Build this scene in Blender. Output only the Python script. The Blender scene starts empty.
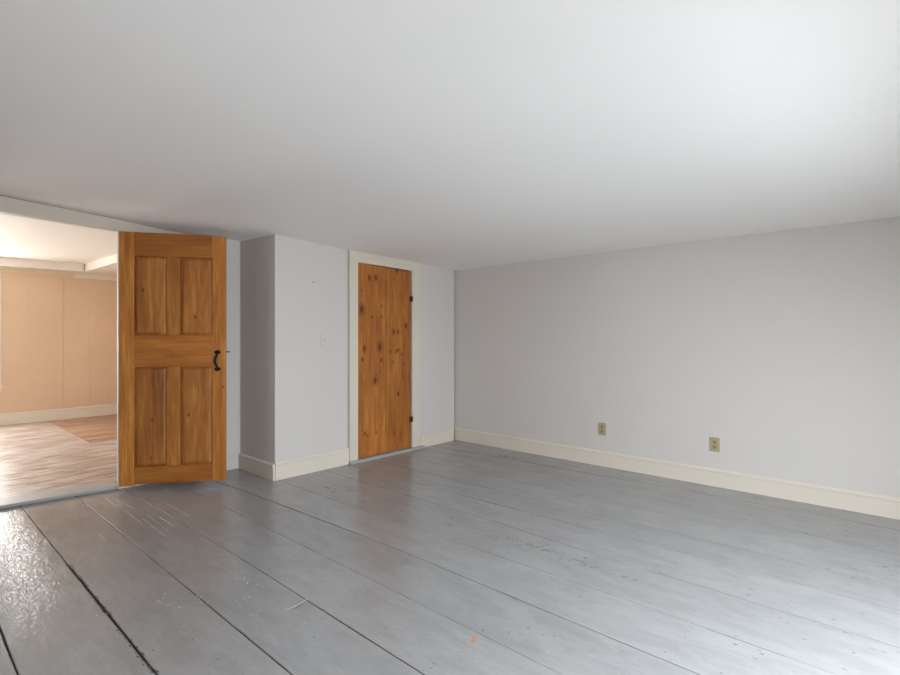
import bpy, bmesh, math, random
from mathutils import Vector, Matrix
random.seed(7)
scene = bpy.context.scene
COL = scene.collection

# ------------------------------------------------------------ camera, world, light, exposure
cam_data = bpy.data.cameras.new('camera')
cam_data.lens = 494.0 / 900.0 * 36.0
cam_data.sensor_width = 36.0
cam_data.shift_y = 0.5 / 900.0
cam_data.clip_start = 0.02
cam = bpy.data.objects.new('camera', cam_data)
COL.objects.link(cam)
cam.location = (0, 0, 1.2)
cam.rotation_euler = (math.radians(90), 0, math.atan(435 / 494) - math.pi / 2)
scene.camera = cam

scene.view_settings.view_transform = 'Standard'
scene.view_settings.look = 'None'
scene.view_settings.gamma = 1.0
scene.view_settings.use_curve_mapping = False
scene.view_settings.exposure = 0.0
scene.cycles.max_bounces = 14
scene.cycles.diffuse_bounces = 9

SKY = 1.5
world = bpy.data.worlds.new('overcast_sky')
scene.world = world
world.use_nodes = True
wn, wl = world.node_tree.nodes, world.node_tree.links
wn.clear()
wo = wn.new('ShaderNodeOutputWorld')
bg = wn.new('ShaderNodeBackground')
tc = wn.new('ShaderNodeTexCoord')
sep = wn.new('ShaderNodeSeparateXYZ')
ramp = wn.new('ShaderNodeValToRGB')
mr = wn.new('ShaderNodeMapRange')
wl.new(tc.outputs['Generated'], sep.inputs[0])
mr.inputs['From Min'].default_value = -1
wl.new(sep.outputs['Z'], mr.inputs['Value'])
wl.new(mr.outputs[0], ramp.inputs[0])
ramp.color_ramp.elements[0].position = 0.0
ramp.color_ramp.elements[0].color = (0.46, 0.46, 0.45, 1)     # pale ground below the horizon
ramp.color_ramp.elements[1].position = 1.0
ramp.color_ramp.elements[1].color = (0.80, 0.90, 1.0, 1)
e = ramp.color_ramp.elements.new(0.49); e.color = (0.50, 0.50, 0.48, 1)
e = ramp.color_ramp.elements.new(0.52); e.color = (1.0, 1.0, 1.0, 1)
wl.new(ramp.outputs[0], bg.inputs['Color'])
bg.inputs['Strength'].default_value = SKY
wl.new(bg.outputs[0], wo.inputs[0])


def window_light(name, center, direction, w, h, power, color):
    """daylight, in one case added fill, entering by a window: an area lamp standing in the outer window opening"""
    d = bpy.data.lights.new(name, 'AREA')
    d.shape = 'RECTANGLE'; d.size = w; d.size_y = h
    d.energy = power; d.color = color
    o = bpy.data.objects.new(name, d)
    COL.objects.link(o)
    o.location = center
    o.rotation_euler = Vector(direction).to_track_quat('-Z', 'Y').to_euler()
    return o


window_light('window_daylight_and_fill', (1.80, -1.36, 1.12), (0, 1, -1.27), 1.25, 1.10, 196, (0.84, 0.925, 1.0))
window_light('window_daylight_and_fill', (-0.20, -1.34, 1.10), (0, 1, -0.9), 0.8, 1.1, 40, (0.88, 0.94, 1.0))  # added fill lamp for the left ceiling, at a made-up window
window_light('window_daylight_and_fill', (0.55, 9.22, 1.28), (0, -1, -0.35), 0.9, 1.5, 105, (1.0, 0.985, 0.96))
window_light('window_daylight_and_fill', (-1.22, 6.6, 1.25), (1, 0, 0.0), 1.3, 1.4, 56, (0.97, 0.985, 1.0))

# ------------------------------------------------------------ material helpers
def mat(name, color, rough=0.6, spec=0.5):
    m = bpy.data.materials.new(name)
    m.use_nodes = True
    b = m.node_tree.nodes['Principled BSDF']
    b.inputs['Base Color'].default_value = (*color, 1)
    b.inputs['Roughness'].default_value = rough
    b.inputs['Specular IOR Level'].default_value = spec
    return m


class NT:
    def __init__(s, m):
        s.n, s.l = m.node_tree.nodes, m.node_tree.links
        s.b = s.n['Principled BSDF']
    def node(s, t, **k):
        x = s.n.new(t)
        for a, v in k.items(): setattr(x, a, v)
        return x
    def link(s, a, b): s.l.new(a, b)
    def coord(s, scale=(1, 1, 1), which='Object'):
        t = s.node('ShaderNodeTexCoord'); m = s.node('ShaderNodeMapping')
        m.inputs['Scale'].default_value = scale
        s.link(t.outputs[which], m.inputs[0])
        return m.outputs[0]
    def noise(s, vec, scale, detail=3, rough=0.5, dist=0.0):
        n = s.node('ShaderNodeTexNoise')
        n.inputs['Scale'].default_value = scale; n.inputs['Detail'].default_value = detail
        n.inputs['Roughness'].default_value = rough; n.inputs['Distortion'].default_value = dist
        s.link(vec, n.inputs['Vector'])
        return n.outputs['Fac']
    def ramp(s, fac, stops):
        r = s.node('ShaderNodeValToRGB')
        els = r.color_ramp.elements
        while len(els) > 1: els.remove(els[-1])
        els[0].position, els[0].color = stops[0][0], (*stops[0][1], 1)
        for p, c in stops[1:]:
            e = els.new(p); e.color = (*c, 1)
        s.link(fac, r.inputs[0])
        return r.outputs[0]
    def mix(s, fac, a, b, mode='MIX'):
        m = s.node('ShaderNodeMix', data_type='RGBA', blend_type=mode)
        for sock, v in ((m.inputs[0], fac), (m.inputs[6], a), (m.inputs[7], b)):
            if isinstance(v, (int, float)): sock.default_value = v
            elif isinstance(v, tuple): sock.default_value = (*v, 1)
            else: s.link(v, sock)
        return m.outputs[2]
    def math(s, op, a, b=0.0, c=None):
        m = s.node('ShaderNodeMath', operation=op)
        for i, v in enumerate((a, b, c)):
            if v is None: continue
            if isinstance(v, (int, float)): m.inputs[i].default_value = v
            else: s.link(v, m.inputs[i])
        return m.outputs[0]
    def remap(s, v, a, b, c, d):
        m = s.node('ShaderNodeMapRange')
        s.link(v, m.inputs[0])
        for i, x in enumerate((a, b, c, d)): m.inputs[i + 1].default_value = x
        return m.outputs[0]
    def bump(s, height, strength, dist=0.01):
        b = s.node('ShaderNodeBump')
        b.inputs['Strength'].default_value = strength
        b.inputs['Distance'].default_value = dist
        s.link(height, b.inputs['Height'])
        s.link(b.outputs[0], s.b.inputs['Normal'])


def plaster(name, color, rough=0.7, bump=0.12):
    m = mat(name, color, rough, 0.3)
    t = NT(m)
    v = t.coord()
    big = t.noise(v, 1.3, 3)
    fine = t.noise(v, 28, 4)
    c2 = tuple(x * 0.965 for x in color)
    t.link(t.mix(big, c2, color), t.b.inputs['Base Color'])
    h = t.math('ADD', t.math('MULTIPLY', big, 3.0), t.math('MULTIPLY', fine, 0.10))
    t.bump(h, bump, 0.02)
    return m


M = {}
M['wall'] = plaster('white_wall_paint', (0.62, 0.585, 0.555))
M['ceiling'] = plaster('white_ceiling_paint', (0.94, 0.92, 0.90), 0.8, 0.10)
M['ceiling2'] = plaster('cream_ceiling_paint', (0.78, 0.755, 0.70), 0.8, 0.1)
M['trim'] = plaster('cream_gloss_trim', (0.70, 0.63, 0.54), 0.4, 0.06)
M['casing'] = plaster('off_white_casing', (0.67, 0.61, 0.51), 0.45, 0.06)
M['lintel'] = plaster('greige_lintel_paint', (0.60, 0.54, 0.46), 0.45, 0.06)
M['trim2'] = plaster('pale_trim', (0.72, 0.66, 0.57), 0.5, 0.08)
M['black'] = mat('black_iron', (0.004, 0.004, 0.004), 0.55, 0.25)
M['rust'] = mat('dark_hinge_metal', (0.05, 0.03, 0.02), 0.5, 0.5)
M['ivory'] = mat('ivory_plastic', (0.40, 0.34, 0.20), 0.35, 0.5)
M['ivory_dark'] = mat('darker_ivory_plastic', (0.30, 0.24, 0.12), 0.35, 0.5)  # darker ivory for the sockets and screw
M['slot'] = mat('socket_slot', (0.02, 0.018, 0.015), 0.6, 0.2)
M['white_plastic'] = mat('white_plastic', (0.60, 0.56, 0.53), 0.35, 0.5)
M['dirt_and_closet_dark'] = mat('floor_gap_and_closet_dark', (0.035, 0.022, 0.014), 0.9, 0.1)
t = NT(M['dirt_and_closet_dark'])
f = t.noise(t.coord(), 60, 4)
t.link(t.ramp(f, [(0.38, (0.03, 0.018, 0.012)), (0.52, (0.11, 0.055, 0.03)), (0.64, (0.36, 0.30, 0.26))]), t.b.inputs['Base Color'])

# grey painted boards
def grey_paint(name, base=(0.325, 0.322, 0.322)):
    m = mat(name, base, 0.25, 0.5)
    t = NT(m)
    v = t.coord()
    big = t.noise(t.coord((1.6, 0.7, 1)), 1.5, 4, 0.55)
    mid = t.noise(v, 7, 5, 0.6)
    grain = t.noise(t.coord((12, 1, 1)), 9, 5, 0.6)
    oi = t.node('ShaderNodeObjectInfo')
    tone = t.remap(oi.outputs['Random'], 0, 1, 0.97, 1.03)
    c = t.mix(big, tuple(x * 0.90 for x in base), tuple(x * 1.07 for x in base))
    c = t.mix(t.remap(grain, 0.42, 0.62, 0, 0.35), c, tuple(x * 0.82 for x in base))
    sc = t.noise(t.coord((4, 1, 1)), 11, 6, 0.8, 0.4)
    c = t.mix(t.remap(sc, 0.62, 0.72, 0, 0.32), c, (0.52, 0.53, 0.54))
    kn = t.noise(t.coord((4.0, 1, 1)), 34, 3, 0.5)
    where = t.noise(v, 2.6, 2)
    kmask = t.math('MULTIPLY', t.remap(kn, 0.665, 0.69, 0, 0.75), t.remap(where, 0.46, 0.58, 0, 1))
    mot = t.noise(t.coord((3, 1, 1)), 3.2, 6, 0.7, 0.3)
    c = t.mix(t.remap(mot, 0.42, 0.60, 0, 0.42), c, tuple(x * 0.70 for x in base))
    c = t.mix(kmask, c, (0.12, 0.115, 0.11))
    vm = t.node('ShaderNodeVectorMath', operation='SCALE')
    t.link(c, vm.inputs[0]); t.link(tone, vm.inputs['Scale'])
    t.link(vm.outputs[0], t.b.inputs['Base Color'])
    t.link(t.remap(mid, 0.3, 0.7, 0.13, 0.27), t.b.inputs['Roughness'])
    # dents and brush marks; crazed, lifting paint in some places
    craze = t.noise(t.coord((1.8, 1, 1)), 55, 4, 0.65)
    cmask = t.remap(t.noise(t.coord((1, 0.6, 1)), 1.9, 3, 0.6), 0.48, 0.60, 0.08, 1.6)
    h = t.math('ADD', t.math('MULTIPLY', grain, 0.10), t.math('MULTIPLY', mid, 0.45))
    h = t.math('ADD', h, t.math('MULTIPLY', big, 2.2))
    h = t.math('ADD', h, t.math('MULTIPLY', t.math('MULTIPLY', craze, cmask), 0.35))
    # alligatored paint on the boards just inside the doorway
    tcn = t.node('ShaderNodeTexCoord'); sx = t.node('ShaderNodeSeparateXYZ'); t.link(tcn.outputs['Object'], sx.inputs[0])
    zone = t.math('MULTIPLY', t.remap(sx.outputs['X'], 0.70, 0.40, 0.12, 0.85), t.remap(sx.outputs['Y'], 2.2, 3.2, 0.1, 1.0))
    all_ = t.noise(t.coord((1.6, 0.9, 1)), 30, 5, 0.7, 0.5)
    h = t.math('ADD', h, t.math('MULTIPLY', t.math('MULTIPLY', all_, zone), 1.9))
    t.bump(h, 0.45, 0.006)
    return m
M['floor'] = grey_paint('worn_grey_floor_paint')
M['sill'] = mat('grey_sill_paint', (0.37, 0.36, 0.34), 0.45, 0.4)

# worn varnished boards of the second room
m = mat('worn_varnished_boards', (0.4, 0.25, 0.15), 0.35)
t = NT(m)
v = t.coord((1, 14, 1)); g = t.noise(v, 5, 5, 0.6, 0.4)
v2 = t.coord((1, 3, 1)); w = t.noise(v2, 2.2, 5, 0.65)
oi = t.node('ShaderNodeObjectInfo')
base = t.ramp(g, [(0.36, (0.15, 0.08, 0.045)), (0.49, (0.34, 0.24, 0.18)), (0.60, (0.58, 0.52, 0.48))])
pale = t.mix(g, (0.24, 0.17, 0.13), (0.68, 0.64, 0.62))
sel = t.math('ADD', t.remap(w, 0.38, 0.62, -0.4, 0.7), t.remap(oi.outputs['Random'], 0, 1, 0.0, 0.35))
sel = t.math('MAXIMUM', t.math('MINIMUM', sel, 1.0), 0.0)
sel = t.math('MAXIMUM', t.math('MINIMUM', sel, 1.0), 0.0)
t.link(t.mix(sel, base, pale), t.b.inputs['Base Color'])
t.link(t.remap(w, 0.3, 0.7, 0.25, 0.5), t.b.inputs['Roughness'])
t.bump(g, 0.2, 0.004)
M['boards2'] = m
m = mat('amber_varnished_boards', (0.4, 0.25, 0.15), 0.35)
t = NT(m)
g = t.noise(t.coord((0.7, 9, 1)), 2.2, 5, 0.7, 0.5)
t.link(t.ramp(g, [(0.3, (0.15, 0.075, 0.038)), (0.48, (0.31, 0.175, 0.10)), (0.65, (0.48, 0.36, 0.27))]), t.b.inputs['Base Color'])
t.bump(g, 0.2, 0.004)
M['boards2_amber'] = m

# tan wallpaper / board
m = mat('tan_wall_panel', (0.60, 0.41, 0.25), 0.7, 0.3)
t = NT(m)
a = t.noise(t.coord(), 2.2, 5, 0.6)
b_ = t.noise(t.coord((5, 1, 0.5)), 4, 4, 0.6, 0.5)
c = t.mix(a, (0.60, 0.44, 0.30), (0.70, 0.54, 0.39))
c = t.mix(t.remap(b_, 0.55, 0.75, 0, 0.16), c, (0.50, 0.345, 0.215))
t.link(c, t.b.inputs['Base Color'])
t.bump(t.math('ADD', t.math('MULTIPLY', b_, 0.3), a), 0.35, 0.01)
M['paper'] = m


def wood(name, dark, mid, light, knots=(), grain_axis='z', rough=0.4, knot_axis='x', seed=0.0):
    """stained pine; grain runs along local z (or x), knots as list of (x, z, radius) in object coordinates"""
    m = mat(name, mid, rough, 0.4)
    t = NT(m)
    tcn = t.node('ShaderNodeTexCoord')
    mp = t.node('ShaderNodeMapping'); mp.inputs['Location'].default_value = (seed, seed * 0.7, seed * 1.3)
    t.link(tcn.outputs['Object'], mp.inputs[0])
    pos = mp.outputs[0]
    near = None
    for (kx, kz, r) in knots:
        vm = t.node('ShaderNodeVectorMath', operation='SUBTRACT')
        t.link(tcn.outputs['Object'], vm.inputs[0]); vm.inputs[1].default_value = (kx, 0, kz)
        vs = t.node('ShaderNodeVectorMath', operation='MULTIPLY')
        t.link(vm.outputs[0], vs.inputs[0]); vs.inputs[1].default_value = (1.0 / r, 0, 0.62 / r)
        ln = t.node('ShaderNodeVectorMath', operation='LENGTH')
        t.link(vs.outputs[0], ln.inputs[0])
        near = ln.outputs['Value'] if near is None else t.math('MINIMUM', near, ln.outputs['Value'])
    mp2 = t.node('ShaderNodeMapping')
    mp2.inputs['Scale'].default_value = (22, 22, 1.6) if grain_axis == 'z' else (1.6, 22, 22)
    t.link(pos, mp2.inputs[0])
    g = t.noise(mp2.outputs[0], 1.6, 5, 0.6, 0.9)
    mp3 = t.node('ShaderNodeMapping')
    mp3.inputs['Scale'].default_value = (6, 6, 0.9) if grain_axis == 'z' else (0.9, 6, 6)
    t.link(pos, mp3.inputs[0])
    big = t.noise(mp3.outputs[0], 1.5, 4, 0.6, 0.5)
    mp4 = t.node('ShaderNodeMapping')
    mp4.inputs['Scale'].default_value = (90, 90, 5) if grain_axis == 'z' else (5, 90, 90)
    t.link(pos, mp4.inputs[0])
    fine = t.noise(mp4.outputs[0], 1.5, 3, 0.6)
    f = t.math('ADD', t.math('MULTIPLY', g, 0.5), t.math('MULTIPLY', big, 0.5))
    c = t.ramp(f, [(0.32, dark), (0.5, mid), (0.68, light)])
    c = t.mix(t.remap(fine, 0.4, 0.7, 0, 0.35), c, dark)
    if near is not None:
        nz = t.noise(tcn.outputs['Object'], 70, 3)
        nn = t.math('ADD', near, t.math('MULTIPLY', nz, 0.9))
        c = t.mix(t.remap(nn, 0.9, 2.9, 0.75, 0.0), c, tuple(x * 0.55 for x in dark))
        c = t.mix(t.remap(nn, 0.95, 1.5, 0.85, 0.0), c, (0.06, 0.018, 0.007))
    oi = t.node('ShaderNodeObjectInfo')
    vt = t.node('ShaderNodeVectorMath', operation='SCALE')
    t.link(c, vt.inputs[0]); t.link(t.remap(oi.outputs['Random'], 0, 1, 0.84, 1.12), vt.inputs['Scale'])
    t.link(vt.outputs[0], t.b.inputs['Base Color'])
    t.link(t.remap(big, 0.3, 0.7, rough - 0.08, rough + 0.1), t.b.inputs['Roughness'])
    t.bump(t.math('ADD', g, fine), 0.12, 0.003)
    return m


K1 = [(3.146, 1.797, 0.02), (3.228, 1.805, 0.022), (3.054, 1.478, 0.038), (3.183, 1.411, 0.012), (3.279, 1.109, 0.034), (3.086, 1.097, 0.022), (3.465, 1.262, 0.02), (3.525, 1.263, 0.018), (3.635, 1.331, 0.022), (3.509, 1.906, 0.02), (3.302, 1.524, 0.011), (3.302, 1.415, 0.011), (3.42, 1.056, 0.011), (3.506, 1.064, 0.015), (3.576, 1.031, 0.01), (3.064, 0.991, 0.015), (3.223, 0.772, 0.027), (3.234, 0.829, 0.01), (3.528, 0.613, 0.018), (3.298, 0.977, 0.015), (3.457, 0.951, 0.01), (3.6, 0.92, 0.01), (3.094, 0.258, 0.014), (3.233, 0.251, 0.011), (3.478, 0.207, 0.011), (3.054, 1.669, 0.009), (3.534, 1.074, 0.01), (3.127, 0.232, 0.008)]
K2 = [(0.169, 1.577, 0.012), (0.547, 1.368, 0.014), (0.234, 0.553, 0.012), (0.499, 0.585, 0.011), (0.219, 0.254, 0.009), (0.757, 0.806, 0.010)]
K2 = [(x, z, q * 0.5) for x, z, q in K2]
# closet door boards use world x,z; object origins are placed so that Object coords = (X-2.994, Z)
M['pine_knotty'] = wood('knotty_orange_pine', (0.20, 0.056, 0.010), (0.38, 0.128, 0.020), (0.54, 0.22, 0.042),
                        [(x - 2.994, z, r * 0.64) for x, z, r in K1], 'z', 0.45)
M['pine_v'] = wood('amber_pine_upright', (0.25, 0.078, 0.013), (0.42, 0.155, 0.026), (0.60, 0.27, 0.060), K2, 'z', 0.42, seed=3.0)
M['pine_h'] = wood('amber_pine_crossways', (0.23, 0.068, 0.010), (0.36, 0.120, 0.018), (0.48, 0.19, 0.034), K2, 'x', 0.42, seed=5.0)
M['pine_panel'] = wood('amber_pine_panel', (0.19, 0.058, 0.010), (0.36, 0.125, 0.021), (0.56, 0.24, 0.050), K2, 'z', 0.56, seed=9.0)

# ------------------------------------------------------------ mesh helpers
def obj(name, bm, m, parent=None, smooth=False, loc=None, kind=None):
    me = bpy.data.meshes.new(name)
    bmesh.ops.recalc_face_normals(bm, faces=bm.faces)
    bm.to_mesh(me); bm.free()
    if smooth:
        for p in me.polygons: p.use_smooth = True
    me.materials.append(m)
    o = bpy.data.objects.new(name, me)
    COL.objects.link(o)
    if parent is not None: o.parent = parent
    if loc is not None: o.location = loc
    if kind: o['kind'] = kind
    return o


def struct(name, bm, m, parent=None, label=None, **k):
    o = obj(name, bm, m, parent, **k)
    if parent is None:
        o['kind'] = 'structure'
        if label: o['label'] = label
    return o


def tag(o, label, cat, group=None):
    o['label'] = label; o['category'] = cat
    if group: o['group'] = group
    return o


def empty(name, loc, rz=0.0):
    o = bpy.data.objects.new(name, None)
    o.empty_display_size = 0.1
    COL.objects.link(o)
    o.location = loc; o.rotation_euler = (0, 0, rz)
    return o


def hexa(bm, pts, bevel=0.0):
    """box from 8 points: bottom 4 (ccw), top 4"""
    v = [bm.verts.new(p) for p in pts]
    fs = [bm.faces.new([v[i] for i in q]) for q in ((3, 2, 1, 0), (4, 5, 6, 7), (0, 1, 5, 4), (1, 2, 6, 5), (2, 3, 7, 6), (3, 0, 4, 7))]
    if bevel > 0:
        es = {e for f in fs for e in f.edges}
        bmesh.ops.bevel(bm, geom=list(es), offset=bevel, segments=2, affect='EDGES', profile=0.6)
    return v


def box(bm, x0, x1, y0, y1, z0, z1, bevel=0.0, M4=None):
    pts = [(x0, y0, z0), (x1, y0, z0), (x1, y1, z0), (x0, y1, z0), (x0, y0, z1), (x1, y0, z1), (x1, y1, z1), (x0, y1, z1)]
    if M4 is not None: pts = [M4 @ Vector(p) for p in pts]
    return hexa(bm, pts, bevel)


def slab(bm, p, q, thick, z0, z1, bevel=0.0):
    """upright board from plan point p to q; thickness to the left of p->q; z1 may be (zp, zq)"""
    p = Vector(p); q = Vector(q)
    n = Vector((-(q - p).y, (q - p).x)).normalized() * thick
    a0, a1 = (z0 if isinstance(z0, tuple) else (z0, z0))
    b0, b1 = (z1 if isinstance(z1, tuple) else (z1, z1))
    P = [(p, 0), (q, 1), (q + n, 1), (p + n, 0)]
    hexa(bm, [(a.x, a.y, (a0, a1)[i]) for a, i in P] + [(a.x, a.y, (b0, b1)[i]) for a, i in P], bevel)


def new(): return bmesh.new()


def tube(bm, pts, radii, seg=10):
    rings = []
    up = Vector((0, 0, 1))
    for i, p in enumerate(pts):
        p = Vector(p)
        d = (Vector(pts[min(i + 1, len(pts) - 1)]) - Vector(pts[max(i - 1, 0)])).normalized()
        a = d.cross(Vector((1, 0, 0)) if abs(d.x) < 0.9 else up).normalized(); b = d.cross(a)
        r = radii[i] if isinstance(radii, (list, tuple)) else radii
        rings.append([bm.verts.new(p + (a * math.cos(2 * math.pi * k / seg) + b * math.sin(2 * math.pi * k / seg)) * r) for k in range(seg)])
    for r0, r1 in zip(rings, rings[1:]):
        for k in range(seg):
            bm.faces.new([r0[k], r0[(k + 1) % seg], r1[(k + 1) % seg], r1[k]])
    bm.faces.new(rings[0]); bm.faces.new(rings[-1])


# ------------------------------------------------------------ plan of the place (metres)
XR = 4.424                      # right wall
YB = -1.14                      # wall behind the camera
XL = -1.05                      # left wall
CB = Vector((2.148, 3.855))     # outer corner of the closet bump
CC = Vector((4.393, 3.805))     # room corner
KN = Vector((2.148, 4.477))     # nook inner corner
DL = Vector((-0.99358, 0.11310))   # along the doorway wall, towards the left
NB = Vector((0.11310, 0.99358))    # through the doorway wall, into the second room
def pw(s, t=0.0): return KN + DL * s + NB * t
S_R, S_L = 0.949, 1.735         # opening of the doorway
S_END = 3.24
Y2 = 8.96; X2R = 3.4; Z2 = 2.27

# ------------------------------------------------------------ ceiling of the main room: gently sagging plaster
import numpy as np
NXc, NYc = 96, 96
gx = np.linspace(XL - 0.05, XR + 0.05, NXc); gy = np.linspace(YB - 0.05, 4.95, NYc)
Z = np.full((NXc, NYc), 2.07); fixed = np.zeros((NXc, NYc), bool)
def pin(pts):
    for (x0, y0, z0), (x1, y1, z1) in zip(pts, pts[1:]):
        for k in range(241):
            a = k / 240
            x, y, z = x0 + (x1 - x0) * a, y0 + (y1 - y0) * a, z0 + (z1 - z0) * a
            i = int(round((x - gx[0]) / (gx[1] - gx[0]))); j = int(round((y - gy[0]) / (gy[1] - gy[0])))
            if 0 <= i < NXc and 0 <= j < NYc: Z[i, j] = z; fixed[i, j] = True
pin([(-1.05, 4.84, 2.25), (0.515, 4.664, 2.204), (1.205, 4.585, 2.148), (1.426, 4.56, 2.122), (1.60, 4.54, 2.104), (1.93, 4.50, 2.102), (2.148, 4.477, 2.097),
     (2.148, 3.855, 2.076), (2.90, 3.838, 2.038), (4.393, 3.805, 2.0), (4.393, -1.7, 2.006)])
pin([(-1.05, 4.84, 2.25), (-1.05, -1.7, 2.20), (4.393, -1.7, 2.006)])
free = ~fixed
for it in range(3500):
    P = np.pad(Z, 1, mode='edge')
    A = (P[:-2, 1:-1] + P[2:, 1:-1] + P[1:-1, :-2] + P[1:-1, 2:]) / 4
    Z[free] = A[free]
def zc(x, y):
    fi = min(max((x - gx[0]) / (gx[1] - gx[0]), 0), NXc - 1.001); fj = min(max((y - gy[0]) / (gy[1] - gy[0]), 0), NYc - 1.001)
    i, j = int(fi), int(fj); a, b = fi - i, fj - j
    return float(Z[i, j] * (1 - a) * (1 - b) + Z[i + 1, j] * a * (1 - b) + Z[i, j + 1] * (1 - a) * b + Z[i + 1, j + 1] * a * b)

bm = new()
gridv = [[bm.verts.new((gx[i], gy[j], Z[i, j])) for j in range(NYc)] for i in range(NXc)]
def in_room(x, y):
    if y > 4.477 + (2.148 - x) * 0.1138 + 0.06: return False
    if x > 2.25 and y > 3.95: return False
    return True
for i in range(NXc - 1):
    for j in range(NYc - 1):
        if in_room((gx[i] + gx[i + 1]) / 2, (gy[j] + gy[j + 1]) / 2):
            bm.faces.new((gridv[i][j], gridv[i + 1][j], gridv[i + 1][j + 1], gridv[i][j + 1]))
bmesh.ops.delete(bm, geom=[v for v in bm.verts if not v.link_faces], context='VERTS')
top = bmesh.ops.extrude_face_region(bm, geom=list(bm.faces))
for v in [g for g in top['geom'] if isinstance(g, bmesh.types.BMVert)]: v.co.z = 2.42
struct('ceiling', bm, M['ceiling'], smooth=False)
co = bpy.data.objects['ceiling']
for p in co.data.polygons: p.use_smooth = abs(p.normal.z) > 0.9

# ------------------------------------------------------------ walls of the main room
T = 0.14
ZT = 2.40
bm = new(); box(bm, XR, XR + T, YB - T, 3.805 + T, -0.05, ZT)
struct('wall_right', bm, M['wall'], label='long plain white plaster wall with two ivory outlets')

# closet face, with the closet door opening
bm = new()
def cf(x): return CB.y + (CC.y - CB.y) * (x - CB.x) / (CC.x - CB.x)
xa, xb = 2.994, 3.715
hexa(bm, [(CB.x, CB.y, -0.05), (xa - 0.3, cf(xa - 0.3), -0.05), (xa - 0.3, cf(xa - 0.3) + 0.1, -0.05), (CB.x + 0.1, CB.y + 0.1, -0.05),
          (CB.x, CB.y, ZT), (xa - 0.3, cf(xa - 0.3), ZT), (xa - 0.3, cf(xa - 0.3) + 0.1, ZT), (CB.x + 0.1, CB.y + 0.1, ZT)])
for x0, x1, z0 in ((xa - 0.3, xa, -0.05), (xb, CC.x, -0.05), (xa, xb, 1.93)):
    slab(bm, (x0, cf(x0)), (x1, cf(x1)), 0.10, z0, ZT)
struct('wall_back', bm, M['wall'], label='white closet wall around the knotty pine door')
bm = new()
hexa(bm, [(CB.x, CB.y, -0.05), (CB.x + 0.1, CB.y + 0.1, -0.05), (CB.x + 0.1, 4.53, -0.05), (CB.x, 4.53, -0.05),
          (CB.x, CB.y, ZT), (CB.x + 0.1, CB.y + 0.1, ZT), (CB.x + 0.1, 4.53, ZT), (CB.x, 4.53, ZT)])
struct('wall_nook', bm, M['wall'], label='narrow shaded side of the closet box behind the open door')

# doorway wall, 5 cm thick, made of painted boards
def wslab(bm, s0, s1, t0, t1, z0, z1, bevel=0.0):
    """board in doorway-wall coordinates; z1 may be a pair (at s0, at s1)"""
    a0, a1 = (z0 if isinstance(z0, tuple) else (z0, z0)); b0, b1 = (z1 if isinstance(z1, tuple) else (z1, z1))
    P = [(pw(s0, t0), 0), (pw(s1, t0), 1), (pw(s1, t1), 1), (pw(s0, t1), 0)]
    hexa(bm, [(p.x, p.y, (a0, a1)[i]) for p, i in P] + [(p.x, p.y, (b0, b1)[i]) for p, i in P], bevel)
bm = new()
wslab(bm, -0.10, S_R, 0, 0.05, -0.05, ZT)
wslab(bm, S_L, S_END, 0, 0.05, -0.05, ZT)
wslab(bm, S_R, S_L, 0, 0.05, (2.052, 2.088), ZT)
struct('wall_doorway', bm, M['wall'], label='thin white partition wall with the doorway to the second room')

bm = new(); box(bm, XL - T, XL, YB - T, 4.80, -0.05, ZT)
struct('wall_left', bm, M['wall'])
# wall behind the camera with its window
wx0, wx1, wz0, wz1 = 1.25, 2.50, 0.45, 1.76
bm = new()
vx0, vx1 = -0.6, 0.2  # opening for the added window that brightens the left side
for x0, x1, z0, z1 in ((XL - T, vx0, -0.05, ZT), (vx1, wx0, -0.05, ZT), (wx1, XR + T, -0.05, ZT), (wx0, wx1, -0.05, wz0), (wx0, wx1, wz1, ZT), (vx0, vx1, -0.05, wz0), (vx0, vx1, wz1, ZT)):
    box(bm, x0, x1, YB - T, YB, z0, z1)
struct('wall_front', bm, M['wall'])
def window(name, x0, x1, z0, z1, place):
    """sash window built in local coords: x across, y out of the room, z up"""
    bm = new()
    for a, b, c, d in ((x0 - 0.09, x0, z0, z1 + 0.09), (x1, x1 + 0.09, z0, z1 + 0.09), (x0, x1, z1, z1 + 0.09), (x0 - 0.11, x1 + 0.11, z0 - 0.03, z0)):
        box(bm, a, b, -0.018, 0, c, d, 0.002, place)
    o = struct(name, bm, M['trim'])
    bm = new()
    zm = (z0 + z1) / 2
    for a, b, c, d in ((x0, x0 + 0.05, z0, z1), (x1 - 0.05, x1, z0, z1), (x0 + 0.05, x1 - 0.05, z0, z0 + 0.06), (x0 + 0.05, x1 - 0.05, z1 - 0.05, z1), (x0 + 0.05, x1 - 0.05, zm - 0.02, zm + 0.02)):
        box(bm, a, b, 0.05, 0.085, c, d, 0, place)
    obj('sash', bm, M['trim'], o)
    return o
window('window_1', wx0, wx1, wz0, wz1, Matrix.Translation((0, YB, 0)) @ Matrix.Diagonal((1, -1, 1, 1)))
window('added_window_4', vx0, vx1, wz0, wz1, Matrix.Translation((0, YB, 0)) @ Matrix.Diagonal((1, -1, 1, 1)))  # made-up window around the added fill lamp

# ------------------------------------------------------------ floor: dark subfloor and every wide board
bm = new(); box(bm, XL - T, XR + T, YB - T, 4.85, -0.06, -0.016)
floor = struct('floor', bm, M['dirt_and_closet_dark'], label='grey painted wide board floor, worn and glossy')

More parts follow.
